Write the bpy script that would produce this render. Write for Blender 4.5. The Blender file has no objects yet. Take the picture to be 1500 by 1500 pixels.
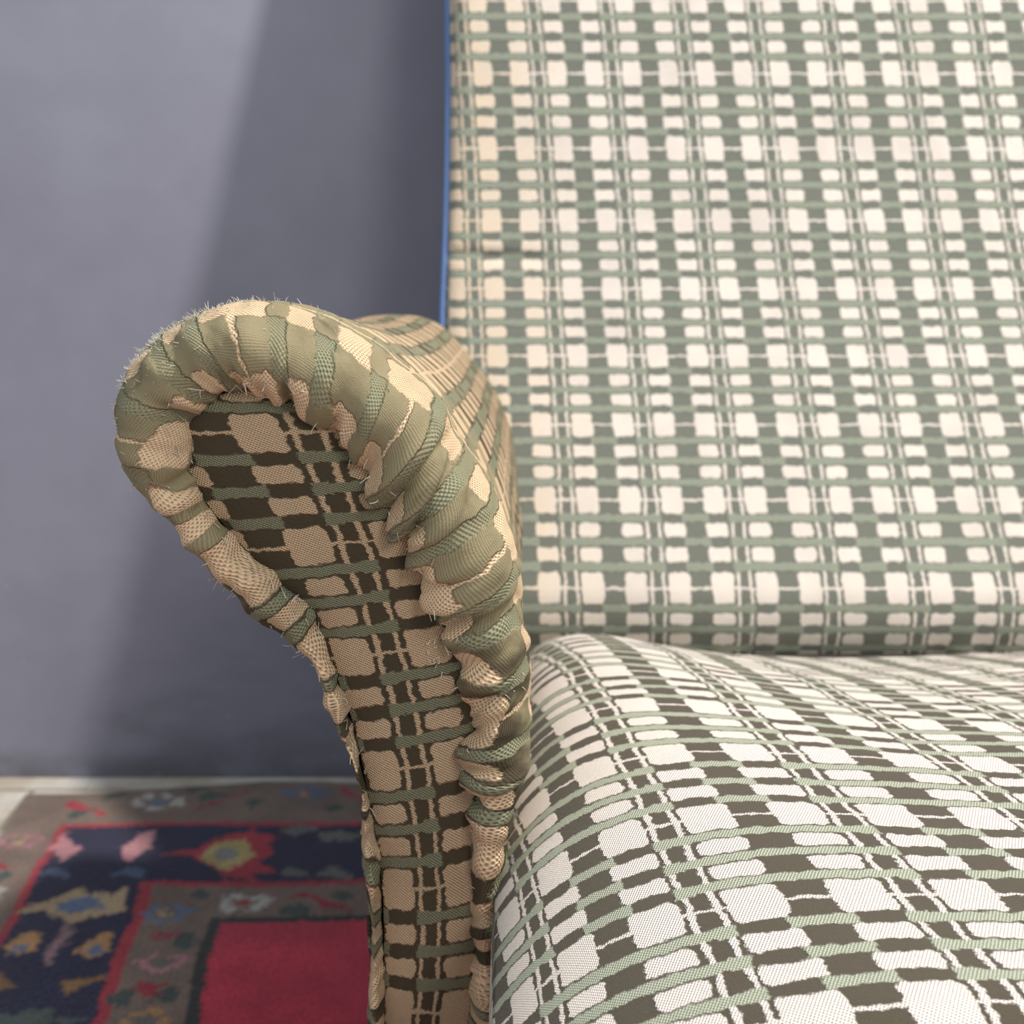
import bpy, math, random
import numpy as np

# ------------------------------------------------------------------ units
# P = one pitch of the upholstery weave (distance between two cream blocks), metres.
# Shapes below are written in pitches, x right, y away from the viewer, z up from eye height.
P = 0.033
EYE = 19.05                      # eye height over the floor, in pitches
sc = bpy.context.scene
col = sc.collection
rng = np.random.default_rng(7)
random.seed(7)

def W(a):
    a = np.asarray(a, float).copy()
    a[..., 2] += EYE
    return a * P

# ------------------------------------------------------------------ camera
cam_d = bpy.data.cameras.new('camera')
cam = bpy.data.objects.new('camera', cam_d)
col.objects.link(cam)
cam.location = (0, 0, EYE * P)
cam.rotation_euler = (math.radians(90 - 12.0), 0, 0)
cam_d.sensor_width = 36.0
cam_d.lens = 36.0 * 1850 / 1500
cam_d.clip_start = 0.01
cam_d.dof.use_dof = True
cam_d.dof.focus_distance = 0.44
cam_d.dof.aperture_fstop = 15.0
sc.camera = cam

# ------------------------------------------------------------------ world, lights, exposure
world = bpy.data.worlds.new('room_light')
sc.world = world
world.use_nodes = True
bg = world.node_tree.nodes['Background']
bg.inputs[0].default_value = (0.86, 0.93, 1.0, 1)
bg.inputs[1].default_value = 0.65

def area(name, loc, target, size, power, color):
    d = bpy.data.lights.new(name, 'AREA')
    d.shape = 'DISK'
    d.size = size
    d.energy = power
    d.color = color
    o = bpy.data.objects.new(name, d)
    col.objects.link(o)
    o.location = loc
    v = np.array(target, float) - np.array(loc, float)
    import mathutils
    o.rotation_euler = mathutils.Vector(v).to_track_quat('-Z', 'Y').to_euler()
    return o

area('spot_lamp', (1.25, 0.42, 2.62), (0.1, 0.9, 0.5), 0.13, 90, (1.0, 0.94, 0.87))
area('front_fill_light', (0.78, -1.05, 1.65), (0.1, 0.75, 0.5), 0.6, 17, (1.0, 0.95, 0.88))  # unseen fill added to brighten the arm's front, not a known window

sc.view_settings.view_transform = 'Standard'
sc.view_settings.look = 'None'
sc.view_settings.gamma = 1.0
sc.view_settings.use_curve_mapping = False
sc.view_settings.exposure = 0.0

# ------------------------------------------------------------------ node helpers
class NG:
    def __init__(self, mat):
        self.t = mat.node_tree
        self.n = self.t.nodes
        self.l = self.t.links
    def put(self, sock, v):
        if isinstance(v, E_):
            self.l.new(v.s, sock)
        elif isinstance(v, bpy.types.NodeSocket):
            self.l.new(v, sock)
        else:
            sock.default_value = v[:len(sock.default_value)] if isinstance(v, tuple) else v
    def math(self, op, *a):
        nd = self.n.new('ShaderNodeMath')
        nd.operation = op
        for i, v in enumerate(a):
            self.put(nd.inputs[i], v)
        return E_(self, nd.outputs[0])
    def smooth(self, x, lo, hi, a=0.0, b=1.0):
        nd = self.n.new('ShaderNodeMapRange')
        nd.interpolation_type = 'SMOOTHSTEP'
        self.put(nd.inputs['Value'], x)
        nd.inputs['From Min'].default_value = lo
        nd.inputs['From Max'].default_value = hi
        nd.inputs['To Min'].default_value = a
        nd.inputs['To Max'].default_value = b
        return E_(self, nd.outputs[0])
    def noise(self, vec, scale, detail=2.0, rough=0.5, dist=0.0):
        nd = self.n.new('ShaderNodeTexNoise')
        if vec is not None:
            self.put(nd.inputs['Vector'], vec)
        nd.inputs['Scale'].default_value = scale
        nd.inputs['Detail'].default_value = detail
        nd.inputs['Roughness'].default_value = rough
        nd.inputs['Distortion'].default_value = dist
        return E_(self, nd.outputs[0])
    def mix(self, f, a, b):
        nd = self.n.new('ShaderNodeMix')
        nd.data_type = 'RGBA'
        self.put(nd.inputs[0], f)
        self.put(nd.inputs[6], a)
        self.put(nd.inputs[7], b)
        return nd.outputs[2]
    def scale_col(self, c, f):
        nd = self.n.new('ShaderNodeVectorMath')
        nd.operation = 'SCALE'
        self.put(nd.inputs[0], c)
        self.put(nd.inputs['Scale'], f)
        return nd.outputs[0]
    def comb(self, x, y, z=0.0):
        nd = self.n.new('ShaderNodeCombineXYZ')
        for i, v in enumerate((x, y, z)):
            self.put(nd.inputs[i], v)
        return nd.outputs[0]
    def sep(self, vec):
        nd = self.n.new('ShaderNodeSeparateXYZ')
        self.put(nd.inputs[0], vec)
        return [E_(self, nd.outputs[i]) for i in range(3)]
    def attr(self, name, fac=False):
        nd = self.n.new('ShaderNodeAttribute')
        nd.attribute_name = name
        return E_(self, nd.outputs['Fac']) if fac else nd.outputs['Color']

class E_:
    def __init__(self, g, s):
        self.g, self.s = g, s
    def __add__(self, o): return self.g.math('ADD', self, o)
    __radd__ = __add__
    def __mul__(self, o): return self.g.math('MULTIPLY', self, o)
    __rmul__ = __mul__
    def __sub__(self, o): return self.g.math('SUBTRACT', self, o)
    def __rsub__(self, o): return self.g.math('SUBTRACT', o, self)
    def __truediv__(self, o): return self.g.math('DIVIDE', self, o)
    def floor(self): return self.g.math('FLOOR', self)
    def abs(self): return self.g.math('ABSOLUTE', self)
    def min(self, o): return self.g.math('MINIMUM', self, o)
    def max(self, o): return self.g.math('MAXIMUM', self, o)
    def mod(self, o): return self.g.math('FLOORED_MODULO', self, o)
    def sin(self): return self.g.math('SINE', self)
    def pow(self, o): return self.g.math('POWER', self, o)

def new_mat(name, rough=0.8, spec=0.3):
    m = bpy.data.materials.new(name)
    m.use_nodes = True
    b = m.node_tree.nodes['Principled BSDF']
    b.inputs['Roughness'].default_value = rough
    b.inputs['Specular IOR Level'].default_value = spec
    return m, NG(m), b

def rgb(r, g, b):
    return (r, g, b, 1.0)

# ------------------------------------------------------------------ the checked upholstery weave
def woven_fabric(name, ground, cream, green, sheen=0.15, disp=0.0010, faded=None, grime=0.0, bw=0.26, stain_falloff=0.0):
    m, g, b = new_mat(name, 0.82, 0.22)
    uvn = g.n.new('ShaderNodeUVMap')
    uvn.uv_map = 'UVMap'
    uv = uvn.outputs[0]
    u0, v0, _ = g.sep(uv)
    iso = g.comb(u0, v0 * 2.0)
    # slow waver of the yarns and the stepped, ragged outline of the woven blocks
    w1 = g.noise(iso, 2.3, 1.0) - 0.5
    w2 = g.noise(g.comb(u0 + 17.3, v0 * 2.0 + 4.1), 2.7, 1.0) - 0.5
    r1 = g.noise(iso, 10.0, 3.0, 0.65) - 0.5
    r2 = g.noise(g.comb(u0 + 9.1, v0 * 2.0 + 31.0), 10.0, 3.0, 0.65) - 0.5
    u = u0 + w1 * 0.07 + r1 * 0.12
    v = v0 + w2 * 0.035 + r2 * 0.06
    cell_m = (u * 0.5).floor()
    cu = u - cell_m * 2.0
    n = v.floor()
    fv = v - n
    long_ = (cell_m + n).mod(2.0)                 # 1 where the green bars run through
    short = 1.0 - long_
    db = (u - u.floor() - 0.5).abs()              # distance from a block's axis
    dg = (cu - 1.0).abs()                         # distance from the plain gap's axis
    dl = cu.min(2.0 - cu)                         # distance from the ladder's axis
    dbig = fv.min(1.0 - fv)
    dsm = (fv - 0.357).abs().min((fv - 0.637).abs())
    dgr = (fv - 0.222).abs().min((fv - 0.497).abs()).min((fv - 0.775).abs())
    flare = db * db
    corner = (db - (bw - 0.08)).max(0.0)
    corner = corner * corner * 5.0
    big_h = flare * 0.12 + 0.163 - corner
    sm_h = flare * (short * 0.34) + 0.080 - short * 0.006 - corner
    S = 0.014
    in_u = g.smooth(bw + short * 0.012 - db, -S, S)
    big = g.smooth(big_h - dbig, -S * 0.7, S * 0.7) * in_u
    sml = g.smooth(sm_h - dsm, -S * 0.7, S * 0.7) * in_u
    blocks = big.max(sml)
    ladder = g.smooth(0.034 - (dl - 0.138 + (fv * 12.566).sin() * 0.008).abs(), -S, S)
    line = g.smooth(0.014 - dbig, -0.008, 0.008)
    creamm = blocks.max(ladder).max(line)
    bone = dg * dg * (short * 0.16) + 0.044 + (u0 * 22.0).sin() * 0.003
    gr_u = long_.max(g.smooth(0.315 - dg, -0.02, 0.02)).max(g.smooth(0.215 - dl, -0.02, 0.02))
    greenm = g.smooth(bone.min(0.056) - dgr, -0.009, 0.009) * gr_u
    raised = creamm.max(greenm)
    # the yarns themselves
    a = u0 * 150.0 + v0 * 36.0
    c = v0 * 225.0 - u0 * 40.0
    loop = a.sin() * c.sin()                      # -1..1
    dots = g.smooth(loop, 0.30, 0.85)
    twill = (u0 * 330.0 + v0 * 40.0).sin()
    # colours
    tone = g.noise(iso, 0.45, 3.0)
    fib = g.noise(iso, 75.0, 2.0, 0.7)
    yarn = g.smooth(fib, 0.25, 0.75, 0.78, 1.22)
    gcol = g.scale_col(ground, g.smooth(twill, -1.0, 1.0, 0.68, 1.32) * yarn)
    if faded:
        wear = g.attr('wear', True)
        fw = g.smooth(wear + (g.noise(iso, 3.5, 3.0) - 0.5) * 0.9, 0.25, 0.75)
        greenm = greenm * (1.0 - g.smooth(wear + (g.noise(iso, 2.6, 3.0) - 0.5) * 1.6, 0.55, 1.0) * 0.6)
        gcol = g.mix(fw, gcol, g.scale_col(faded, g.smooth(twill, -1.0, 1.0, 0.85, 1.15)))
    ccol = g.scale_col(cream, (1.10 - dots * 0.72) * yarn)
    if grime:
        gm = g.smooth(tone, 0.42, 0.72)
        ccol = g.mix(gm * grime, ccol, g.scale_col(cream, 0.74))
    if stain_falloff:
        ys_ = g.smooth(u0 + (g.noise(iso, 0.9, 3.0) - 0.5) * 3.0, -1.2, 3.6, 1.0, 0.0)  # yellowed stain towards the left edge, with light falloff painted into the cream
        ccol = g.mix(ys_ * stain_falloff, ccol, g.scale_col((cream[0] * .90, cream[1] * .78, cream[2] * .60, 1.0), yarn))
    ecol = g.scale_col(green, (1.12 - dots * 0.55) * g.smooth(fib, 0.25, 0.75, 0.65, 1.35))
    cc = g.mix(creamm, gcol, ccol)
    cc = g.mix(greenm, cc, ecol)
    g.put(b.inputs['Base Color'], cc)
    b.inputs['Sheen Weight'].default_value = sheen
    b.inputs['Sheen Roughness'].default_value = 0.5
    LW = g.attr('wear', True) * 0.20 - 0.36 if faded else -0.36
    # relief: padded blocks stand over the satin ground, loops on top
    hgt = raised * 0.8 + raised * loop * (LW) + (1.0 - raised) * twill * 0.03 + r1 * 0.25 + fib * 0.25
    bump = g.n.new('ShaderNodeBump')
    bump.inputs['Strength'].default_value = 1.0
    bump.inputs['Distance'].default_value = disp
    g.put(bump.inputs['Height'], hgt)
    g.put(b.inputs['Normal'], E_(g, bump.outputs[0]))
    return m

M_seat = woven_fabric('seat_weave', rgb(.072, .060, .041), rgb(.83, .755, .685), rgb(.39, .42, .32), 0.10, bw=0.272)
M_back = woven_fabric('back_weave', rgb(.128, .137, .115), rgb(.82, .745, .675), rgb(.265, .295, .230), 0.25, grime=0.5, bw=0.25, stain_falloff=0.9)
M_arm = woven_fabric('arm_weave', rgb(.060, .046, .027), rgb(.66, .485, .31), rgb(.235, .235, .15), 0.0, 0.0014, bw=0.248,
                     faded=rgb(.25, .213, .125), grime=0.4)

def plain(name, c, rough=0.8, spec=0.3, var=0.2, scale=60.0, bump=0.0):
    m, g, b = new_mat(name, rough, spec)
    tc = g.n.new('ShaderNodeTexCoord')
    nz = g.noise(tc.outputs['Object'], scale, 4.0)
    g.put(b.inputs['Base Color'], g.scale_col(c, g.smooth(nz, 0.25, 0.75, 1 - var, 1 + var)))
    if bump:
        bp = g.n.new('ShaderNodeBump')
        bp.inputs['Distance'].default_value = bump
        g.put(bp.inputs['Height'], nz)
        g.put(b.inputs['Normal'], E_(g, bp.outputs[0]))
    return m

M_blue = plain('blue_piping', rgb(.11, .18, .36), 0.75, 0.2, 0.15, 700, 0.0004)
M_thread = plain('loose_thread', rgb(.55, .52, .43), 0.9, 0.1, 0.35, 90)
M_lining = plain('base_cloth', rgb(.05, .045, .04), 0.9, 0.1)
M_wood = plain('leg_wood', rgb(.09, .045, .022), 0.4, 0.4, 0.35, 30)

def wall_material():
    m, g, b = new_mat('grey_paint', 0.55, 0.35)
    tc = g.n.new('ShaderNodeTexCoord')
    ob = tc.outputs['Object']
    x, y, z = g.sep(ob)
    n1 = g.noise(ob, 2.2, 4.0, 0.6)
    n2 = g.noise(ob, 11.0, 5.0, 0.6)
    f = g.smooth(n1, 0.25, 0.75, 0.90, 1.08) * g.smooth(n2, 0.25, 0.75, 0.95, 1.05)
    c = g.scale_col(rgb(.236, .238, .300), f)
    # scuffs and grime kicked up along the skirting line
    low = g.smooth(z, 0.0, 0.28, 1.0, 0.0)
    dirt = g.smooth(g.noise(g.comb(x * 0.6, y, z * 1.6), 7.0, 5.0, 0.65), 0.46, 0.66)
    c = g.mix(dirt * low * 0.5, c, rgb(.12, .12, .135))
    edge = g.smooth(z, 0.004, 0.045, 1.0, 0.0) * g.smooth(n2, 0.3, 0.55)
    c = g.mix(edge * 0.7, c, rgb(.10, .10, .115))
    sc_ = g.smooth(g.noise(g.comb(x, y, z * 2.2), 42.0, 3.0, 0.6), 0.68, 0.76) * g.smooth(z, 0.0, 0.55, 1.0, 0.0)
    c = g.mix(sc_ * 0.45, c, rgb(.40, .40, .46))
    g.put(b.inputs['Base Color'], c)
    bp = g.n.new('ShaderNodeBump')
    bp.inputs['Distance'].default_value = 0.002
    bp.inputs['Strength'].default_value = 0.3
    g.put(bp.inputs['Height'], n2)
    g.put(b.inputs['Normal'], E_(g, bp.outputs[0]))
    return m

def stone_material():
    m, g, b = new_mat('pale_stone', 0.6, 0.35)
    tc = g.n.new('ShaderNodeTexCoord')
    geo = g.n.new('ShaderNodeNewGeometry')
    n1 = g.noise(geo.outputs['Position'], 9.0, 5.0, 0.6)
    n2 = g.noise(geo.outputs['Position'], 45.0, 3.0, 0.6)
    c = g.mix(g.smooth(n1, 0.35, 0.7), rgb(.68, .64, .58), rgb(.50, .43, .33))
    c = g.scale_col(c, g.smooth(n2, 0.2, 0.8, 0.88, 1.1))
    g.put(b.inputs['Base Color'], c)
    return m

def pile_material():
    m, g, b = new_mat('wool_pile', 0.95, 0.08)
    geo = g.n.new('ShaderNodeNewGeometry')
    n1 = g.noise(geo.outputs['Position'], 380.0, 2.0)
    n2 = g.noise(geo.outputs['Position'], 22.0, 3.0)
    c = g.scale_col(g.attr('Col'), g.smooth(n1, 0.25, 0.75, 0.66, 1.34) * g.smooth(n2, 0.3, 0.7, 0.86, 1.14))
    g.put(b.inputs['Base Color'], c)
    b.inputs['Sheen Weight'].default_value = 0.25
    bp = g.n.new('ShaderNodeBump')
    bp.inputs['Distance'].default_value = 0.002
    g.put(bp.inputs['Height'], n1)
    g.put(b.inputs['Normal'], E_(g, bp.outputs[0]))
    return m

# ------------------------------------------------------------------ mesh helpers
def link(name, me, mat, parent=None):
    o = bpy.data.objects.new(name, me)
    col.objects.link(o)
    if mat is not None and not me.materials:
        me.materials.append(mat)
    if parent is not None:
        o.parent = parent
    return o

def grid_mesh(name, pts, uv=None, attrs=None, wrap=False):
    """pts (N, M, 3) in metres -> quad grid mesh with a UV per vertex."""
    N, Mn = pts.shape[:2]
    idx = np.arange(N * Mn).reshape(N, Mn)
    if wrap:
        idx = np.concatenate([idx, idx[:, :1]], 1)
    q = np.stack([idx[:-1, :-1], idx[1:, :-1], idx[1:, 1:], idx[:-1, 1:]], -1).reshape(-1, 4)
    me = bpy.data.meshes.new(name)
    me.vertices.add(N * Mn)
    me.vertices.foreach_set('co', pts.reshape(-1).astype(np.float32))
    me.loops.add(q.size)
    me.loops.foreach_set('vertex_index', q.reshape(-1).astype(np.int32))
    me.polygons.add(len(q))
    me.polygons.foreach_set('loop_start', (np.arange(len(q)) * 4).astype(np.int32))
    me.polygons.foreach_set('loop_total', np.full(len(q), 4, np.int32))
    me.polygons.foreach_set('use_smooth', np.ones(len(q), bool))
    if uv is not None:
        l = me.uv_layers.new(name='UVMap')
        l.data.foreach_set('uv', uv.reshape(-1, 2)[q.reshape(-1)].reshape(-1).astype(np.float32))
    for k, a in (attrs or {}).items():
        if a.ndim == 3:
            at = me.color_attributes.new(k, 'FLOAT_COLOR', 'POINT')
            c4 = np.concatenate([a.reshape(-1, 3), np.ones((N * Mn, 1))], 1)
            at.data.foreach_set('color', c4.reshape(-1).astype(np.float32))
        else:
            at = me.attributes.new(k, 'FLOAT', 'POINT')
            at.data.foreach_set('value', a.reshape(-1).astype(np.float32))
    me.update()
    me.validate()
    return me

def poly_mesh(name, verts, faces, smooth=False):
    me = bpy.data.meshes.new(name)
    me.from_pydata([tuple(map(float, v)) for v in verts], [], [tuple(f) for f in faces])
    if smooth:
        me.polygons.foreach_set('use_smooth', np.ones(len(me.polygons), bool))
    me.update()
    return me

def box_data(x0, x1, y0, y1, z0, z1):
    v = [(x0, y0, z0), (x1, y0, z0), (x1, y1, z0), (x0, y1, z0), (x0, y0, z1), (x1, y0, z1), (x1, y1, z1), (x0, y1, z1)]
    f = [(3, 2, 1, 0), (4, 5, 6, 7), (0, 1, 5, 4), (1, 2, 6, 5), (2, 3, 7, 6), (3, 0, 4, 7)]
    return v, f

def bevel(o, w, seg=2):
    md = o.modifiers.new('bevel', 'BEVEL')
    md.width = w
    md.segments = seg

def tube_pts(path, r, k=10):
    """path (N,3) -> (N,k,3) ring points."""
    path = np.asarray(path, float)
    t = np.gradient(path, axis=0)
    t /= np.linalg.norm(t, axis=1, keepdims=True) + 1e-12
    ref = np.array([0.31, 0.2, 0.93])
    a = np.cross(t, ref)
    a /= np.linalg.norm(a, axis=1, keepdims=True) + 1e-12
    b = np.cross(t, a)
    ang = np.linspace(0, 2 * np.pi, k, endpoint=False)
    r = np.broadcast_to(np.asarray(r, float), (len(path),))
    return path[:, None, :] + r[:, None, None] * (a[:, None, :] * np.cos(ang)[None, :, None] + b[:, None, :] * np.sin(ang)[None, :, None])

def smooth_curve(pts, n):
    """Catmull-Rom through pts, resampled at n points evenly in the control parameter."""
    p = np.asarray(pts, float)
    k = len(p)
    t = np.linspace(0, k - 1, n)
    i = np.clip(np.floor(t).astype(int), 0, k - 2)
    f = (t - i)[:, None]
    g = lambda j: p[np.clip(j, 0, k - 1)]
    p0, p1, p2, p3 = g(i - 1), g(i), g(i + 1), g(i + 2)
    return 0.5 * (2 * p1 + (p2 - p0) * f + (2 * p0 - 5 * p1 + 4 * p2 - p3) * f ** 2 + (3 * p1 - p0 - 3 * p2 + p3) * f ** 3)

def wave_noise(x, y, seed, n=14, fmin=0.4, fmax=2.0):
    r = np.random.default_rng(seed)
    out = 0
    for _ in range(n):
        k = r.uniform(fmin, fmax)
        a = r.uniform(0, 2 * np.pi)
        out = out + np.sin(k * (np.cos(a) * x + np.sin(a) * y) * 2 * np.pi + r.uniform(0, 6.28)) / n ** 0.5
    return out

# ------------------------------------------------------------------ setting: wall, floor slabs
def structure(o, label):
    o['kind'] = 'structure'
    o['label'] = label
    return o

WALL_Y = 43.0 * P
v, f = box_data(-3.0, 3.2, WALL_Y, WALL_Y + 0.12, 0.0, 2.7)
wall = structure(link('wall_back', poly_mesh('wall_back', v, f), wall_material()), 'plain grey-lavender painted wall behind the armchair')

v, f = box_data(-3.0, 3.2, -1.6, WALL_Y + 0.12, -0.06, -0.006)
floor = structure(link('floor', poly_mesh('floor', v, f), plain('joint_mortar', rgb(.30, .27, .22), 0.9, 0.1)), 'pale worn stone slab floor along the wall')
M_stone = stone_material()
SL = 12.0 * P
gap = 0.004
v, f = box_data(-SL / 2 + gap, SL / 2 - gap, -SL / 2 + gap, SL / 2 - gap, -0.02, 0.0)
slab_me = poly_mesh('stone_slab', v, f)
slab_me.materials.append(M_stone)
n_x = 11
for i in range(n_x):
    for j in range(7):
        o = link('stone_slab', slab_me, None, floor)
        o.location = (-17.05 * P - 2.5 * SL + i * SL, 42.0 * P - SL / 2 - j * SL, 0.0)
        if i == 0 and j == 0:
            bevel(o, 0.004)
        o.rotation_euler[2] = math.pi * ((i * 7 + j * 3) % 2)
# narrow closing strip of slabs against the wall
v, f = box_data(-SL / 2 + .0006, SL / 2 - .0006, -0.5 * P + gap * 0.5, 0.5 * P, -0.02, 0.0005)
strip_me = poly_mesh('stone_strip', v, f)
strip_me.materials.append(M_stone)
for i in range(n_x):
    o = link('stone_slab', strip_me, None, floor)
    o.location = (-17.05 * P - 2.35 * SL + i * SL, 42.5 * P, 0.0)

# ------------------------------------------------------------------ rug
NAVY = np.array([.012, .012, .045]); RED = np.array([.36, .028, .045]); BROWN = np.array([.185, .130, .100])
CRIM = np.array([.50, .034, .066]); DARK = np.array([.030, .032, .030]); TAN = np.array([.42, .30, .17])
PINK = np.array([.44, .20, .22]); BLUE = np.array([.07, .10, .165]); WHITE = np.array([.46, .44, .40])
ORNG = np.array([.42, .22, .085]); GRN = np.array([.05, .07, .06]); YEL = np.array([.42, .33, .13]); STEM = np.array([.24, .14, .15])
SAGE = np.array([.13, .13, .12])

def inside(poly, x, y):
    poly = np.asarray(poly, float)
    r = np.zeros(x.shape, bool)
    j = len(poly) - 1
    for i in range(len(poly)):
        xi, yi = poly[i]; xj, yj = poly[j]
        with np.errstate(divide='ignore', invalid='ignore'):
            r ^= ((yi > y) != (yj > y)) & (x < (xj - xi) * (y - yi) / (yj - yi + 1e-12) + xi)
        j = i
    return r

def blob(cx, cy, rx, ry, rot=0, lobes=0, depth=0.0, k=28):
    t = np.linspace(0, 2 * np.pi, k, endpoint=False)
    r = 1 + depth * np.cos(lobes * t)
    x, y = rx * r * np.cos(t), ry * r * np.sin(t)
    c, s = math.cos(rot), math.sin(rot)
    return np.stack([cx + x * c - y * s, cy + x * s + y * c], 1)

def bar(x0, y0, x1, y1, w):
    d = np.array([x1 - x0, y1 - y0]); d /= np.linalg.norm(d); n = np.array([-d[1], d[0]]) * w / 2
    return [(x0 + n[0], y0 + n[1]), (x1 + n[0] * .4, y1 + n[1] * .4), (x1 - n[0] * .4, y1 - n[1] * .4), (x0 - n[0], y0 - n[1])]

A0, A1, B0, B1, ST = -1.9, 36.0, -2.7, 48.0, 0.1
ga, gb = np.meshgrid(np.arange(A0, A1 + ST / 2, ST), np.arange(B0, B1 + ST / 2, ST), indexing='ij')
eB = np.interp(ga - 15.0, [-17, -15, -12.5, -9.8, -8.6, -6.5, -5.4, 0, 20], [2.45, 2.6, 2.85, 3.3, 3.62, 3.55, 3.4, 3.3, 3.2])
bw = np.where(gb < 0, gb / 2.7 * eB, gb) + 0.06 * np.sin(ga * 0.9 + 1.0)
rx = -15.0 + ga + 0.1 * np.clip(bw, -9, 12) + 0.05 * np.sin(bw * 1.3)
ry = 38.85 - bw + 0.012 * ga
jx = rx + rng.normal(0, 0.05, rx.shape) + 0.10 * wave_noise(rx, ry, 71, 12, .3, 1.1)
jy = ry + rng.normal(0, 0.05, rx.shape) + 0.10 * wave_noise(rx, ry, 72, 12, .3, 1.1)
ja = ga + rng.normal(0, 0.03, rx.shape)
jb = gb + rng.normal(0, 0.03, rx.shape)
colr = np.empty(ga.shape + (3,))
colr[:] = BROWN
def sel(mask, c): colr[mask] = c
W_ = A0 + A1                                  # mirror position of the far border
ma = np.minimum(ja, W_ - ja)                  # distance coordinate, both long sides alike
mb = np.minimum(jb, B0 + B1 - jb)
sel((ma > 0) & (mb > 0), RED)
sel((ma > .27) & (mb > .27), NAVY)
sel((ma > 3.5) & (mb > 4.0), RED)
sel((ma > 3.85) & (mb > 4.28), BROWN)
sel((ma > 5.75) & (mb > 6.05), DARK)
sel((ma > 6.1) & (mb > 6.35), CRIM)
def m(poly, c): sel(inside(poly, jx, jy), c)

# navy corner: pink sprigs and blue sprigs
def corner_sprigs(dx, dy):
    m([(-14.75+dx, 37.0+dy), (-14.7+dx, 38.1+dy), (-14.3+dx, 37.7+dy), (-13.7+dx, 37.2+dy), (-13.7+dx, 36.6+dy), (-14.1+dx, 36.2+dy), (-14.4+dx, 36.7+dy)], PINK)
    m([(-12.4+dx, 37.1+dy), (-12.1+dx, 38.0+dy), (-11.5+dx, 38.4+dy), (-11.6+dx, 37.3+dy), (-11.5+dx, 36.9+dy), (-11.9+dx, 36.2+dy), (-12.3+dx, 36.5+dy)], PINK)
    for cx in (-13.9, -11.7):
        m([(cx - .6+dx, 35.15+dy), (cx - .4+dx, 35.6+dy), (cx+dx, 35.8+dy), (cx + .4+dx, 35.6+dy), (cx + .55+dx, 35.1+dy), (cx + .2+dx, 35.3+dy), (cx - .3+dx, 35.3+dy)], BLUE)
def lily(dx, dy):
    m([(-14.15+dx, 33.2+dy), (-13.9+dx, 33.75+dy), (-13.5+dx, 33.8+dy), (-13.0+dx, 34.2+dy), (-12.75+dx, 34.65+dy), (-12.55+dx, 34.2+dy), (-11.9+dx, 34.15+dy), (-11.35+dx, 34.55+dy), (-11.4+dx, 33.9+dy), (-11.15+dx, 33.05+dy), (-11.8+dx, 33.0+dy), (-12.3+dx, 32.45+dy), (-12.9+dx, 32.8+dy), (-13.3+dx, 33.1+dy)], TAN)
    m(blob(-12.55+dx, 33.5+dy, .62, .42, 0, 4, .15), BLUE * 1.5)
    m(bar(-12.45+dx, 32.5+dy, -12.35+dx, 30.3+dy, .34), STEM)
    for cx, s in ((-13.35, -1), (-11.4, 1)):
        m([(cx - .45*s+dx, 31.0+dy), (cx - .35*s+dx, 31.5+dy), (cx + .0*s+dx, 32.05+dy), (cx + .35*s+dx, 32.0+dy), (cx + .3*s+dx, 31.6+dy), (cx + .4*s+dx, 31.25+dy), (cx + .1*s+dx, 30.85+dy)], ORNG)
        m(blob(cx+dx, 31.2+dy, .2, .2), BLUE * 1.4)
        m(blob(cx + .1*s+dx, 29.6+dy, .5, .3, .4 * s, 3, .2), ORNG * .55)
    m(blob(-12.2+dx, 28.0+dy, 1.3, .45, 0, 5, .3), GRN * 1.3)
corner_sprigs(0, 0)
for k in range(5):
    lily(0.75 * k if k else 0, -8.2 * k)
def lozenge(dx):
    m([(-11.1+dx, 36.7), (-10.1+dx, 36.9), (-9.2+dx, 38.0), (-8.4+dx, 38.75), (-8.5+dx, 38.1), (-7.6+dx, 38.0), (-7.9+dx, 37.3), (-7.4+dx, 36.8), (-7.85+dx, 36.2), (-7.2+dx, 35.7), (-7.9+dx, 35.5), (-7.7+dx, 34.8), (-8.7+dx, 35.2), (-9.4+dx, 35.9), (-10.0+dx, 36.5)], RED)
    m([(-9.85+dx, 36.65), (-9.2+dx, 37.5), (-8.7+dx, 37.5), (-8.05+dx, 36.6), (-8.7+dx, 35.65), (-9.1+dx, 35.65)], YEL)
    m(blob(-8.95+dx, 36.6, .38, .4), SAGE * 1.8)
    for gx, gy in ((-7.0, 38.4), (-5.9, 38.0), (-5.2, 37.9), (-6.6, 35.5), (-5.4, 35.4)):
        m(blob(gx+dx, gy, .5, .34, .5 if gy > 37 else -.4, 3, .25), SAGE)
for k in range(3):
    lozenge(9.5 * k)
# brown borders: little flowers, slanting leaves and vines
def flower(cx, cy, c, r=.62, mid=TAN):
    for q in range(7):
        t = q * 6.283 / 7 + .3
        m(blob(cx + math.cos(t) * r, cy + math.sin(t) * r * .62, r * .34, r * .28), c)
    m(blob(cx, cy, r * .3, r * .26), mid)
flower(-12.2, 40.55, WHITE, .72, BLUE * 1.5)
flower(-7.2, 41.1, BLUE * 1.3, .62, ORNG)
m(bar(-15.3, 40.5, -13.7, 39.4, .55), RED)
m(bar(-10.8, 39.7, -9.2, 41.5, .22), RED * .8)
m(bar(-6.0, 41.7, -5.1, 40.4, .4), RED)
for gx, gy in ((-13.9, 41.0), (-10.4, 41.0), (-8.9, 40.3), (-6.0, 40.0), (-14.6, 39.6), (-11.2, 41.5)):
    m(blob(gx, gy, .38, .3, .4, 3, .2), GRN)
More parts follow.
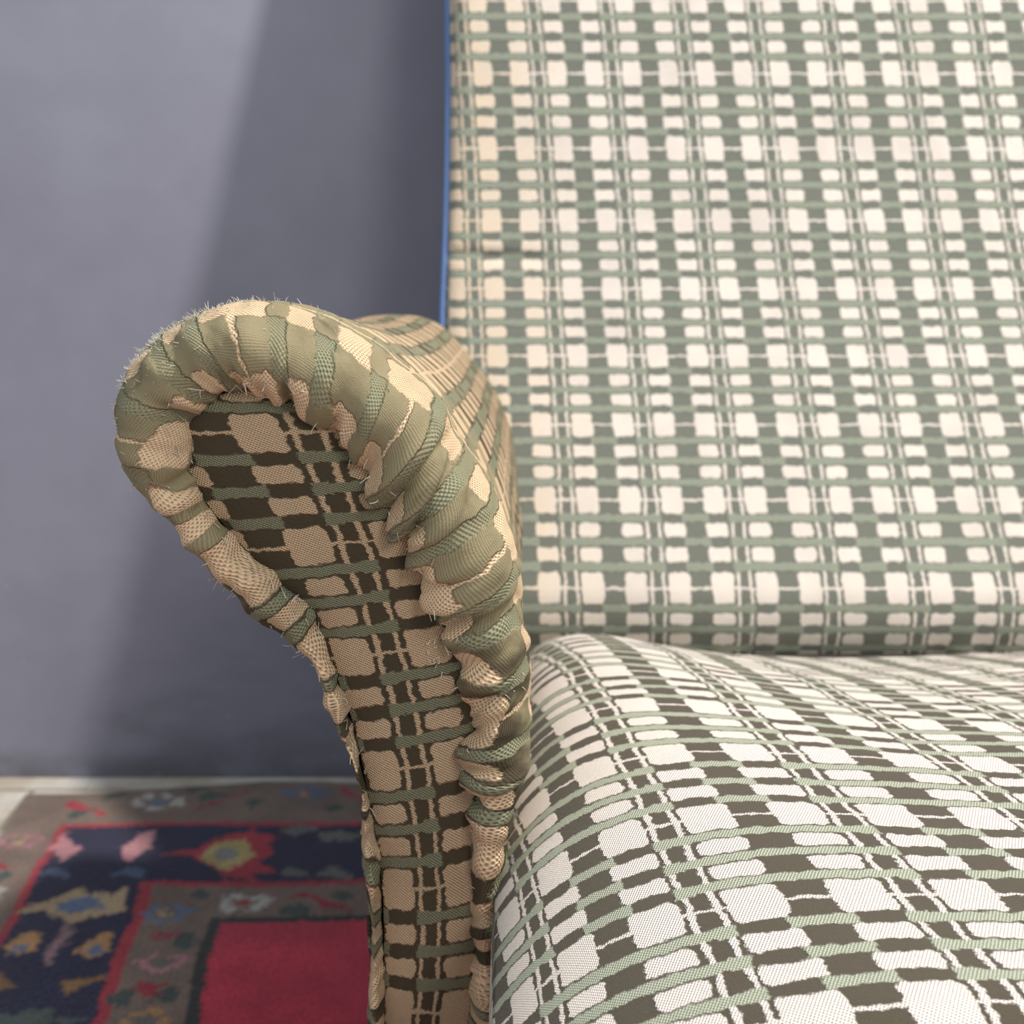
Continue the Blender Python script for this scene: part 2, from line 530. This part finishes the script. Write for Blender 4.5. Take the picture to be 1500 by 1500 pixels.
for k, c in enumerate((PINK * .8, WHITE * .8, BLUE, PINK, WHITE, ORNG, BLUE)):
    flower(-15.9 + .36 * k * .9, 37.6 - 3.4 * k, c, .6)
    m(bar(-16.4 + .33 * k, 36.3 - 3.4 * k, -15.4 + .33 * k, 35.6 - 3.4 * k, .3), RED * .8)
    m(blob(-15.7 + .33 * k, 35.2 - 3.4 * k, .4, .3), GRN)
flower(-9.95, 33.1, BLUE * 1.6, .58)
flower(-7.75, 33.7, WHITE, .6, RED)
for k, c in enumerate((PINK, ORNG, WHITE, BLUE * 1.4)):
    flower(-9.35 + .25 * k, 30.55 - 2.6 * k, c, .55, SAGE)
    m(bar(-9.95 + .25 * k, 31.75 - 2.6 * k, -9.15 + .25 * k, 32.15 - 2.6 * k, .18), RED * .8)
    m(bar(-9.8 + .25 * k, 29.5 - 2.6 * k, -8.95 + .25 * k, 28.85 - 2.6 * k, .3), RED * .8)
    m(blob(-9.1 + .25 * k, 31.6 - 2.6 * k, .3, .35), GRN)
    m(blob(-9.9 + .25 * k, 28.9 - 2.6 * k, .3, .4), GRN)
m(bar(-6.4, 34.1, -4.6, 33.2, .32), RED * .8)
m(blob(-6.2, 33.2, .5, .35), GRN); m(blob(-5.0, 34.0, .4, .25), GRN); m(blob(-9.2, 34.1, .3, .25), GRN)
for k in range(4):
    flower(-3.4 + 4.0 * k, 33.6, (PINK, WHITE, BLUE, ORNG)[k], .55)
    flower(-3.2 + 4.2 * k, 41.0, (PINK, WHITE, BLUE, ORNG)[k], .6)
# abrash: slow drift of the dye along the rows
colr *= (1 + 0.10 * wave_noise(gb * 0.6, gb * 0, 5, 8, 0.05, 0.5))[..., None]
edge_d = np.minimum.reduce([ga - A0, A1 - ga, gb - B0, B1 - gb])
hz = 0.24 * np.clip(edge_d / 0.25, 0, 1) ** 0.5 + 0.02 * wave_noise(ga, gb, 3, 10, .05, .25)
hz = np.where(edge_d < 1e-6, 0.02, np.maximum(hz, 0.03))
pts = np.stack([rx * P, ry * P, hz * P], -1)
rug = link('rug', grid_mesh('rug', pts[:, ::-1], None, {'Col': colr[:, ::-1]}), pile_material())
rug['label'] = 'red and navy hand-knotted floral rug lying under the armchair'
rug['category'] = 'rug'

# ------------------------------------------------------------------ armchair
chair = bpy.data.objects.new('armchair', None)
col.objects.link(chair)
chair['label'] = 'worn scroll-arm armchair upholstered in green and cream checked woven fabric'
chair['category'] = 'armchair'
XC = 7.9                                       # the chair's middle

# ---- seat cushion
cz = [-6.5953, -1.0419, -0.7768, 0.1601, 0.6477, 0.2539, -0.2832, 0.0989, 0.563, 3.3012, 0.3709, -2.3339, -1.5335, -2.1885, -0.0007, 1.8314, -0.7223, -0.6393]
cus = [0.6893, 0.981, 0.7746, 0.0196, 0.0008, -0.0423, -0.6531, 1.2879]
cvs = [0.000446, -0.024554, 0.959275, -8.370639]
def seat_z(X, Y):
    xm = np.minimum(X, 2 * XC - X)
    t = (XC - xm) / XC
    y = (np.minimum(Y, 27.0) - 16) / 8
    e = np.exp(-(xm + .2) / .6)
    B = [t ** i * y ** j for i in (0, 2, 4, 6) for j in range(4)] + [e, e * y]
    z = sum(c * b for c, b in zip(cz, B))
    return z - 1.4 * np.clip((9.8 - Y) / 1.6, 0, 1) ** 2 - 0.33 * np.clip(Y - 27.0, 0, None)
def seat_uv(X, Y):
    y = (Y - 16) / 8
    e = np.exp(-(X + .2) / .6)
    u = sum(c * b for c, b in zip(cus, [1, X, y, X * y, y * y, X * y * y, e, e * y]))
    return np.stack(np.broadcast_arrays(u, np.polyval(cvs, Y)), -1)
xs = np.r_[np.linspace(-.2, 1.2, 50), np.linspace(1.2, 9.5, 240)[1:], np.linspace(9.5, 2 * XC + .2, 90)[1:]]
ys = np.r_[np.linspace(8.2, 20, 330), np.linspace(20, 29.6, 140)[1:]]
gx, gy = np.meshgrid(xs, ys, indexing='ij')
gz = seat_z(gx, gy) + 0.018 * wave_noise(gx, gy, 11, 10, .1, .5)
uvs = seat_uv(gx, gy)
# side borders of the cushion: carry the outline straight down
def skirt(edge, uve, n_vec, k, du, drop=2.6):
    t = np.linspace(0, 1, k)[1:]
    r = edge[None] + np.array(n_vec)[None, None] * (0.10 * np.sin(np.clip(t * 3, 0, 1) * 1.57))[:, None, None]
    r = np.broadcast_to(r, (len(t),) + edge.shape).copy()
    r[..., 2] -= (t * drop)[:, None]
    uu = uve[None] + (t * drop)[:, None, None] * np.array(du)[None, None]
    return r, np.broadcast_to(uu, (len(t),) + uve.shape)
top = np.stack([gx, gy, gz], -1)
le, leu = skirt(top[0], uvs[0], (-.6, 0, 0), 26, (-1, 0))
re, reu = skirt(top[-1], uvs[-1], (.6, 0, 0), 8, (1, 0))
full = np.concatenate([le[::-1], top, re], 0)
fuv = np.concatenate([leu[::-1], uvs, reu], 0)
fr, fru = skirt(full[:, 0], fuv[:, 0], (0, -.6, 0), 14, (0, -.5))
fr[..., 2] = np.maximum(fr[..., 2], -10.6)
full = np.concatenate([fr[::-1].transpose(1, 0, 2), full], 1)
fuv = np.concatenate([fru[::-1].transpose(1, 0, 2), fuv], 1)
link('seat_cushion', grid_mesh('seat_cushion', W(full)[:, ::1], fuv), M_seat, chair)

# ---- backrest
ky = [-1.05e-05, 0.0001597, 0.0014152, -0.0363832, 0.4996131, 33.8678193]
cub = [1.0099, 0.98841, 0.06284, 0.00101, 0.00156, 0.00038]
cvb = [0.0001264, -3.04e-05, -0.0123178, 0.5674667, 4.6705955]
ZT = 16.5
XL, XR = -1.72, 2 * XC + 1.72
def back_y(z): return np.polyval(ky, np.clip(z, -10.6, 11.0)) + 0.28 * np.clip(z - 11.0, 0, None) + 0.55 * np.clip(-7.75 - z, 0, None) ** 1.6
def back_uv(X, Z):
    u = sum(c * b for c, b in zip(cub, [1, X, Z, X * Z, Z * Z, X * Z * Z]))
    zc = np.clip(Z, -8, 5)
    sl = np.where(Z > 5, (Z - 5) * 0.52, np.where(Z < -8, (Z + 8) * 0.57, 0))
    return np.stack([u, np.polyval(cvb, zc) + sl], -1)
def left_edge(Z):                              # the side of the back swells slightly inwards half-way up
    return XL + 0.07 * np.sin(np.clip((Z + 1.6) / 10.5, 0, 1) * math.pi) - 0.03
zs = np.linspace(-10.6, ZT, 300)
R = 0.55
ang = np.linspace(-90, 0, 12)
ex = np.r_[[(0.0, 2.4), (0.0, 1.4)], [(R + R * math.sin(math.radians(a)), R - R * math.cos(math.radians(a))) for a in ang]]
inner = np.linspace(0.7, XR - XL - 0.7, 200)
xo = np.r_[ex[:, 0], inner, (XR - XL) - ex[::-1, 0]]
yo = np.r_[ex[:, 1], np.zeros(len(inner)), ex[::-1, 1]]
arc = np.r_[0, np.cumsum(np.hypot(np.diff(xo), np.diff(yo)))]
arc = arc - arc[len(ex)] + 0.7
bx, bz = np.meshgrid(xo, zs, indexing='ij')
byo = np.broadcast_to(yo[:, None], bx.shape)
L = left_edge(bz)
Xb = L + bx * (XR - (L - XL) - L) / (XR - XL)
ucoord = (XL + np.broadcast_to(arc[:, None], bx.shape))
Yb = back_y(bz) + byo
# hollows of the stuffing: a crease across the left side where the lumbar roll starts
cre = np.exp(-((bz + 0.35 + 0.05 * Xb) / 0.16) ** 2) * np.exp(-((Xb + 0.4) / 1.5) ** 2)
Yb = Yb + 0.20 * cre + 0.025 * wave_noise(bx, bz, 21, 10, .05, .3)
# round the head over to the rear
tr = np.linspace(0, 1, 14)[1:]
endrow = np.stack([Xb[:, -1], Yb[:, -1], bz[:, -1]], -1)
top_rows = [endrow + np.stack([0 * endrow[:, 0], np.clip(1.2 * (1 - math.cos(t * 1.57)), 0, None) * np.clip((2.4 - byo[:, -1]) / 2.4, 0, 1), 0 * endrow[:, 0] + 0.8 * math.sin(t * 1.57)], -1) for t in tr]
front = np.stack([Xb, Yb, bz], -1)
allb = np.concatenate([front, np.stack(top_rows, 1)], 1)
uvb = back_uv(ucoord, bz)
uvt = np.stack([uvb[:, -1] + np.array([0, 0.6 * t]) for t in tr], 1)
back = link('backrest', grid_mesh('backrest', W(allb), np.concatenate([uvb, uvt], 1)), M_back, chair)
# blue cord piping up each side and along the head
pz = np.linspace(-2.6, ZT + 0.5, 120)
pl = np.stack([left_edge(pz) - 0.035, back_y(pz) + 0.52, pz], -1)
pr = pl.copy(); pr[:, 0] = 2 * XC - pr[:, 0]
hx = np.linspace(0, 1, 60)[:, None]
path = np.concatenate([pl, pl[-1] + (pr[-1] - pl[-1]) * hx + np.array([0, 0, .35]) * np.sin(hx * np.pi) ** .4, pr[::-1]], 0)
pm = tube_pts(W(path), 0.12 * P, 8)
link('piping', grid_mesh('piping', pm, None, None, True), M_blue, back)
# rear face of the back in the same blue cloth
rz = np.linspace(-10.6, ZT + .6, 40)
rX = np.linspace(XL - .02, XR + .02, 12)
qx, qz = np.meshgrid(rX, rz, indexing='ij')
rear = np.stack([qx, back_y(qz) + 2.45 - np.where((qx < XL + .1) | (qx > XR - .1), 1.9, 0), qz], -1)
link('rear_cover', grid_mesh('rear_cover', W(rear)[::-1], None), M_blue, back)

# ---- scroll arm
S = [(-1.70, -14.2), (-1.68, -12.0), (-1.65, -9.75), (-1.6, -8.23), (-1.64, -7.13), (-1.73, -6.3), (-1.84, -5.45), (-2.0, -4.76), (-2.17, -4.11), (-2.45, -3.71), (-2.91, -3.15), (-3.2, -2.69), (-3.34, -2.37), (-3.35, -2.0), (-3.21, -1.67), (-2.9, -1.48), (-2.56, -1.44), (-2.13, -1.59), (-1.73, -1.91), (-1.37, -2.31), (-1.07, -2.91), (-0.81, -3.56), (-0.63, -4.15), (-0.49, -4.85), (-0.44, -5.78), (-0.42, -6.74), (-0.44, -8.23), (-0.47, -9.75), (-.48, -12.0), (-.48, -14.2)]
O = [(-1.92, -14.3), (-1.90, -12.1), (-1.86, -10.08), (-1.81, -8.23), (-1.83, -7.28), (-1.81, -6.28), (-2.02, -5.62), (-2.21, -4.7), (-2.55, -4.36), (-2.91, -3.95), (-3.34, -3.41), (-3.74, -2.88), (-4.03, -2.41), (-4.09, -1.91), (-4.03, -1.43), (-3.58, -0.89), (-2.88, -0.62), (-2.19, -0.63), (-1.58, -0.86), (-1.02, -1.39), (-0.45, -2.21), (-0.11, -3.09), (0.06, -3.92), (0.14, -4.59), (0.1, -5.54), (-0.07, -6.86), (-0.18, -7.91), (-0.15, -10.12), (-.15, -12.1), (-.15, -14.3)]
kp = [0.000165, 0.005403, 0.042504, -0.166449, 12.277107]
def panel_y(z): return np.where(z < -13, np.polyval(kp, -13.0), np.polyval(kp, np.maximum(z, -13.0)))
NS = 760
def resample(c, n):
    d = smooth_curve(c, 4000)
    return d
Sd, Od = smooth_curve(S, 4000), smooth_curve(O, 4000)
al = np.r_[0, np.cumsum(np.hypot(*np.diff(Od, axis=0).T))]
tt = np.linspace(0, al[-1], NS)
Sc = np.stack([np.interp(tt, al, Sd[:, k]) for k in (0, 1)], -1)
Oc = np.stack([np.interp(tt, al, Od[:, k]) for k in (0, 1)], -1)
wid = np.hypot(*(Oc - Sc).T)
s_tip = tt[np.argmax(Oc[:, 1])]
q = np.linspace(0, 1, 64)
out = np.sin(q * np.pi / 2) ** 0.95
d0, d1, d2, d3 = 0.16, None, None, None
dep = np.empty((NS, len(q)))
for i in range(NS):
    w = wid[i]
    c3 = np.polyfit([0, .22, .6, 1.0], [0.20, -0.05 - .10 * w, 0.02 + .16 * w, 0.1 + .75 * w], 3)
    dep[i] = np.polyval(c3, q)
X1 = Sc[:, None, 0] + (Oc - Sc)[:, None, 0] * out[None]
Z1 = Sc[:, None, 1] + (Oc - Sc)[:, None, 1] * out[None]
Y1 = panel_y(Z1) + dep
# body of the arm running back to the backrest
k2 = np.r_[np.linspace(0, 1, 150)[1:] ** 1.6]
YE = 31.5
Ys = Y1[:, -1:]
Y2 = Ys + (YE - Ys) * k2[None]
Xe, Ze = Oc[:, 0:1], Oc[:, 1:2]
swell = 1 + 0.0 * k2[None]
cxm, czm = -2.0, -2.6
endt = np.clip((k2[None] - .80) / .20, 0, 1)
shr = 1 - 0.22 * endt ** 2.2
above = np.clip((Ze + 7.0) / 3.0, 0, 1)
X2 = cxm + (Xe - cxm) * (1 - (1 - shr) * above * (Xe < -1.7))
Z2 = Ze - above * (1.15 * (Y2 - 13.0) / 19.0) - 0.45 * endt ** 2 * np.clip((Ze + 4.0) / 3.0, 0, 1) - 0.18 * np.sin(np.clip(k2[None] / .75, 0, 1) * np.pi) * np.clip((Ze + 3.0) / 2.0, 0, 1)
AX = np.concatenate([X1, X2], 1); AY = np.concatenate([Y1, Y2], 1); AZ = np.concatenate([Z1, Z2], 1)
arm = np.stack([AX, AY, AZ], -1)
tl = np.concatenate([np.zeros((NS, 1)), np.cumsum(np.linalg.norm(np.diff(arm, axis=1), axis=2), 1)], 1)
sl = np.broadcast_to((tt - s_tip)[:, None], AX.shape)
# gathers: folds pulled into the seam, dying away along the arm
rf = np.random.default_rng(31)
ws, wt = wave_noise(sl, tl, 44, 8, .3, .9), wave_noise(sl, tl, 45, 8, .3, .9)
def creases(spacing, width, slant, reach, power):
    pos, p_ = [], -9.0
    while p_ < 11.0:
        pos.append(p_)
        p_ += rf.uniform(*spacing)
    tot = np.zeros(AX.shape)
    for p_ in pos:
        w_, sl_, re_ = rf.uniform(*width), rf.uniform(-slant, slant), rf.uniform(*reach)
        a_ = rf.uniform(.25, 1.0) ** power
        t0 = rf.uniform(-.2, .25)
        dx = sl - p_ - sl_ * tl - 0.06 * ws - 0.05 * np.sin(tl * 5 + p_ * 9)
        dx = np.where(dx > 0, dx, dx * rf.uniform(1.2, 3.0) if rf.random() < .5 else dx / rf.uniform(1.2, 3.0)) / (w_ * (1 + .5 * tl))
        tot -= a_ * np.exp(-np.sqrt(dx ** 2 + .05)) * np.exp(-(np.clip(tl - t0, 0, None) / re_) ** 2)
    return tot
big = creases((.22, .85), (.10, .22), .45, (.5, 1.25), 1.0)
mid = creases((.10, .30), (.04, .09), .6, (.25, .75), 1.3)
fold = big + .45 * mid
side_in = np.clip((sl - 0.9) / 1.2, 0, 1)
lowl = np.clip((-sl - 2.6) / .8, 0, 1)
calm = np.clip((Oc[:, 1:2] + 8.4) / 2.2, 0, 1)
calm = np.where(sl < 0, 0.12 + 0.88 * calm, 0.45 + 0.55 * calm)
depth = (0.17 + 0.16 * side_in - .05 * lowl) * np.clip(wid[:, None] / .45, .3, 1.15) * calm
gate = 1 - np.exp(-(tl / .07) ** 2)
cover = np.exp(-(tl / 1.3) ** 2)
h = depth * gate * (fold + 1.15 * cover) + 0.03 * calm * cover * wave_noise(sl * 1.6, tl * .7, 41, 18, .5, 2.2) + 0.012 * wave_noise(sl, tl, 46, 24, 1.5, 4.0) * np.exp(-tl / 2.0) + 0.03 * wave_noise(sl, tl * .5, 43, 10, .1, .5)
# the hem over the inside front is pulled into deep horizontal tucks
du_ = np.gradient(arm, axis=0); dv_ = np.gradient(arm, axis=1)
nr = np.cross(du_, dv_); nr /= np.linalg.norm(nr, axis=2, keepdims=True) + 1e-9
ctr = np.array([-1.9, 20.0, -4.0])
if np.mean((arm[:, 20] - np.array([-1.9, 16, -4.0])) * nr[:, 20]) < 0:
    nr = -nr
armd = arm + nr * h[..., None]
wear = np.clip(0.82 - 0.05 * tl, .35, 1) * np.clip(1 - np.clip(-sl - 3.6, 0, 3) / 2.2, 0.1, 1) * np.clip(1.25 - np.clip(sl - 3.2, 0, 4) / 3.0, .25, 1)
wear = wear + 0.20 * wave_noise(sl, tl, 51, 10, .2, .8)
near = np.exp(-tl / 1.8)
uva = np.stack([tl + 0.25 + .11 * ws * near, sl / 2 + 0.12 + 0.03 * fold + .06 * wt * near], -1)
armrest = link('armrest', grid_mesh('armrest', W(armd)[:, ::-1], uva[:, ::-1], {'wear': wear[:, ::-1]}), M_arm, chair)
armrest['label'] = 'gathered checked cover over the scroll arm'

# ---- flat facing on the front of the arm
NR = 420
tip = int(np.argmin(np.abs(np.arange(4000) - 4000 * 16 / 29)))
tip = int(np.argmax(Sd[:2700, 1] - 0.0 * Sd[:2700, 0]))
def cut(c, n):
    a = np.r_[0, np.cumsum(np.hypot(*np.diff(c, axis=0).T))]
    t = np.linspace(0, 1, n) ** 1.25 * a[-1]
    return np.stack([np.interp(t, a, c[:, k]) for k in (0, 1)], -1)
Lc = cut(Sd[:tip + 1][::-1], NR)
Rc = cut(Sd[tip:], NR)
wv = np.linspace(0, 1, 110)
wv = 0.5 - 0.5 * np.cos(wv * np.pi)
pX = Lc[:, None, 0] + (Rc - Lc)[:, None, 0] * wv
pZ = Lc[:, None, 1] + (Rc - Lc)[:, None, 1] * wv
half = np.hypot(*(Rc - Lc).T)[:, None] / 2
ed = np.minimum(wv, 1 - wv)[None] * 2 * half
ed = np.minimum(ed, np.linspace(0, 12, NR)[:, None] ** 1.0 * 0.9 + 0.0)
puff = 0.13 * (1 - np.exp(-(ed / .22) ** 1.2))
pY = panel_y(pZ) + 0.10 - puff + 0.012 * wave_noise(pX, pZ, 61, 12, .3, 1.2)
cup = [4.51683, 0.89499, 0.24953, -0.05391, -0.00029, -0.00158, -0.00044]
cvp = [3.04432, 0.13968, 1.24366, 0.09774, 0.07974, 0.00274, 0.00911]
zc = np.clip(pZ, -10.2, 0)
Bp = [1, pX, zc, pX * zc, zc * zc, zc ** 3, pX * zc * zc]
pu = sum(c * b for c, b in zip(cup, Bp))
pv = sum(c * b for c, b in zip(cvp, Bp)) + (pZ - zc) * 0.6
# carry the cloth's edge back into the seam
pts = np.stack([pX, pY, pZ], -1)
panel = link('front_panel', grid_mesh('front_panel', W(pts), np.stack([pu, pv], -1), {'wear': np.zeros(pX.shape)}), M_arm, armrest)
panel['label'] = 'flat checked facing sewn into the front of the arm'

# ---- worn nap and broken threads
def strands(name, roots, dirs, lens, rads, curl, parent, mat, seg=4):
    V, F = [], []
    for r0, d, ln, ra, cu_ in zip(roots, dirs, lens, rads, curl):
        t = np.linspace(0, 1, seg + 1)[:, None]
        path = r0 + d * ln * t + cu_ * ln * t ** 2
        ring = tube_pts(path, ra * (1 - .6 * t[:, 0]), 3)
        b0 = len(V)
        V.extend(ring.reshape(-1, 3))
        for k in range(seg):
            for e in range(3):
                F.append((b0 + k * 3 + e, b0 + k * 3 + (e + 1) % 3, b0 + (k + 1) * 3 + (e + 1) % 3, b0 + (k + 1) * 3 + e))
    me = poly_mesh(name, V, F, True)
    return link(name, me, mat, parent)

fr_ = np.random.default_rng(77)
n_f = 1300
si = np.searchsorted(tt - s_tip, fr_.normal(-1.15, .75, n_f)); si = np.clip(si, 0, NS - 1)
qi = np.clip((fr_.normal(60, 14, n_f)).astype(int), 22, 100)
root = armd[si, qi]; nn = nr[si, qi]
dirs = nn * fr_.uniform(.3, 1, (n_f, 1)) + fr_.normal(0, .6, (n_f, 3))
dirs /= np.linalg.norm(dirs, axis=1, keepdims=True)
fz = strands('frayed_nap', W(root - nn * .01), dirs, fr_.uniform(.02, .07, n_f) * P, fr_.uniform(.003, .006, n_f) * P, fr_.normal(0, .35, (n_f, 3)), armrest, M_thread)
fz['kind'] = 'stuff'
fz['label'] = 'pale frayed fibres on the worn scroll'
# broken threads along the seam
n_b = 170
si = fr_.integers(int(NS * .24), int(NS * .78), n_b); qi = fr_.integers(1, 14, n_b)
root = armd[si, qi]; nn = nr[si, qi]
tang = du_[si, qi]; tang = tang / np.linalg.norm(tang, axis=1, keepdims=True)
dirs = tang * fr_.choice([-1, 1], (n_b, 1)) + nn * fr_.uniform(.1, .7, (n_b, 1)) + fr_.normal(0, .5, (n_b, 3))
dirs /= np.linalg.norm(dirs, axis=1, keepdims=True)
bt = strands('broken_threads', W(root - nn * .01), dirs, fr_.uniform(.03, .11, n_b) * P, fr_.uniform(.006, .011, n_b) * P, fr_.normal(0, .7, (n_b, 3)), armrest, M_thread, 6)
bt['kind'] = 'stuff'

# tufts torn out of the seam, and a wisp of lint on the facing
T_root, T_dir, T_cur = [], [], []
for tx, tz, ct in ((-3.0, -3.35, 34), (-2.42, -4.15, 30), (-2.2, -4.75, 16), (0.08, -4.7, 22), (-3.72, -2.2, 20)):
    k = np.argmin((Oc[:, 0] - tx) ** 2 + (Oc[:, 1] - tz) ** 2)
    for _ in range(ct):
        i, j = int(np.clip(k + fr_.integers(-7, 8), 0, NS - 1)), int(fr_.integers(20, 56))
        T_root.append(armd[i, j] - nr[i, j] * .01)
        T_dir.append(nr[i, j] * .5 + fr_.normal(0, .7, 3)); T_cur.append(fr_.normal(0, .9, 3))
for _ in range(16):
    T_root.append(np.array([-.86 + fr_.normal(0, .05), 0, -4.5 + fr_.normal(0, .1)]))
    T_root[-1][1] = panel_y(T_root[-1][2]) - .045
    T_dir.append(np.array([fr_.normal(0, .6), -.25, fr_.normal(0, .9)])); T_cur.append(fr_.normal(0, .5, 3) * np.array([1, .2, 1]))
n_t = len(T_root)
tu = strands('torn_tufts', W(np.array(T_root)), np.array(T_dir), fr_.uniform(.025, .06, n_t) * P, fr_.uniform(.005, .010, n_t) * P, np.array(T_cur), armrest, M_thread, 6)
tu['kind'] = 'stuff'

# ---- the other arm: the same thing mirrored about the chair's middle
for src in (armrest,):
    o = src.copy(); col.objects.link(o); o.parent = chair
    o.scale = (-1, 1, 1); o.location = (2 * XC * P, 0, 0)
    c = panel.copy(); col.objects.link(c); c.parent = o

# ---- rails and legs under the upholstery
ol = [(-.1, 9.0), (2 * XC + .1, 9.0), (2 * XC + .1, 15.2), (2 * XC + 1.55, 15.2), (2 * XC + 1.55, 30.0), (-1.55, 30.0), (-1.55, 15.2), (-.1, 15.2)]
v = [(x, y, -14.6) for x, y in ol] + [(x, y, -9.3) for x, y in ol]
f = [tuple(range(7, -1, -1)), tuple(range(8, 16))] + [(k, (k + 1) % 8, 8 + (k + 1) % 8, 8 + k) for k in range(8)]
base = link('seat_base', poly_mesh('seat_base', W(np.array(v)), f), M_lining, chair)
bevel(base, 0.006)
def leg(x, y, lean):
    n = 12
    zz = np.linspace(-14.6, -EYE + 0.30, 9)
    rad = np.interp(zz, [-EYE, -14.6], [.42, .85])
    pth = np.stack([x + 0 * zz, y + lean * ((-14.6 - zz) / 4.4) ** 2, zz], -1)
    ang = np.linspace(0, 2 * np.pi, n, endpoint=False)
    ring = pth[:, None] + np.stack([np.cos(ang), np.sin(ang), 0 * ang], -1)[None] * rad[:, None, None]
    ring = np.concatenate([ring, np.repeat(pth[-1:, None], n, 1)], 0)
    return link('leg', grid_mesh('leg', W(ring), None, None, True), M_wood, chair)
for lx in (-.5, 2 * XC + .5):
    leg(lx, 16.4, 0.0)
    leg(lx, 28.6, 1.6)
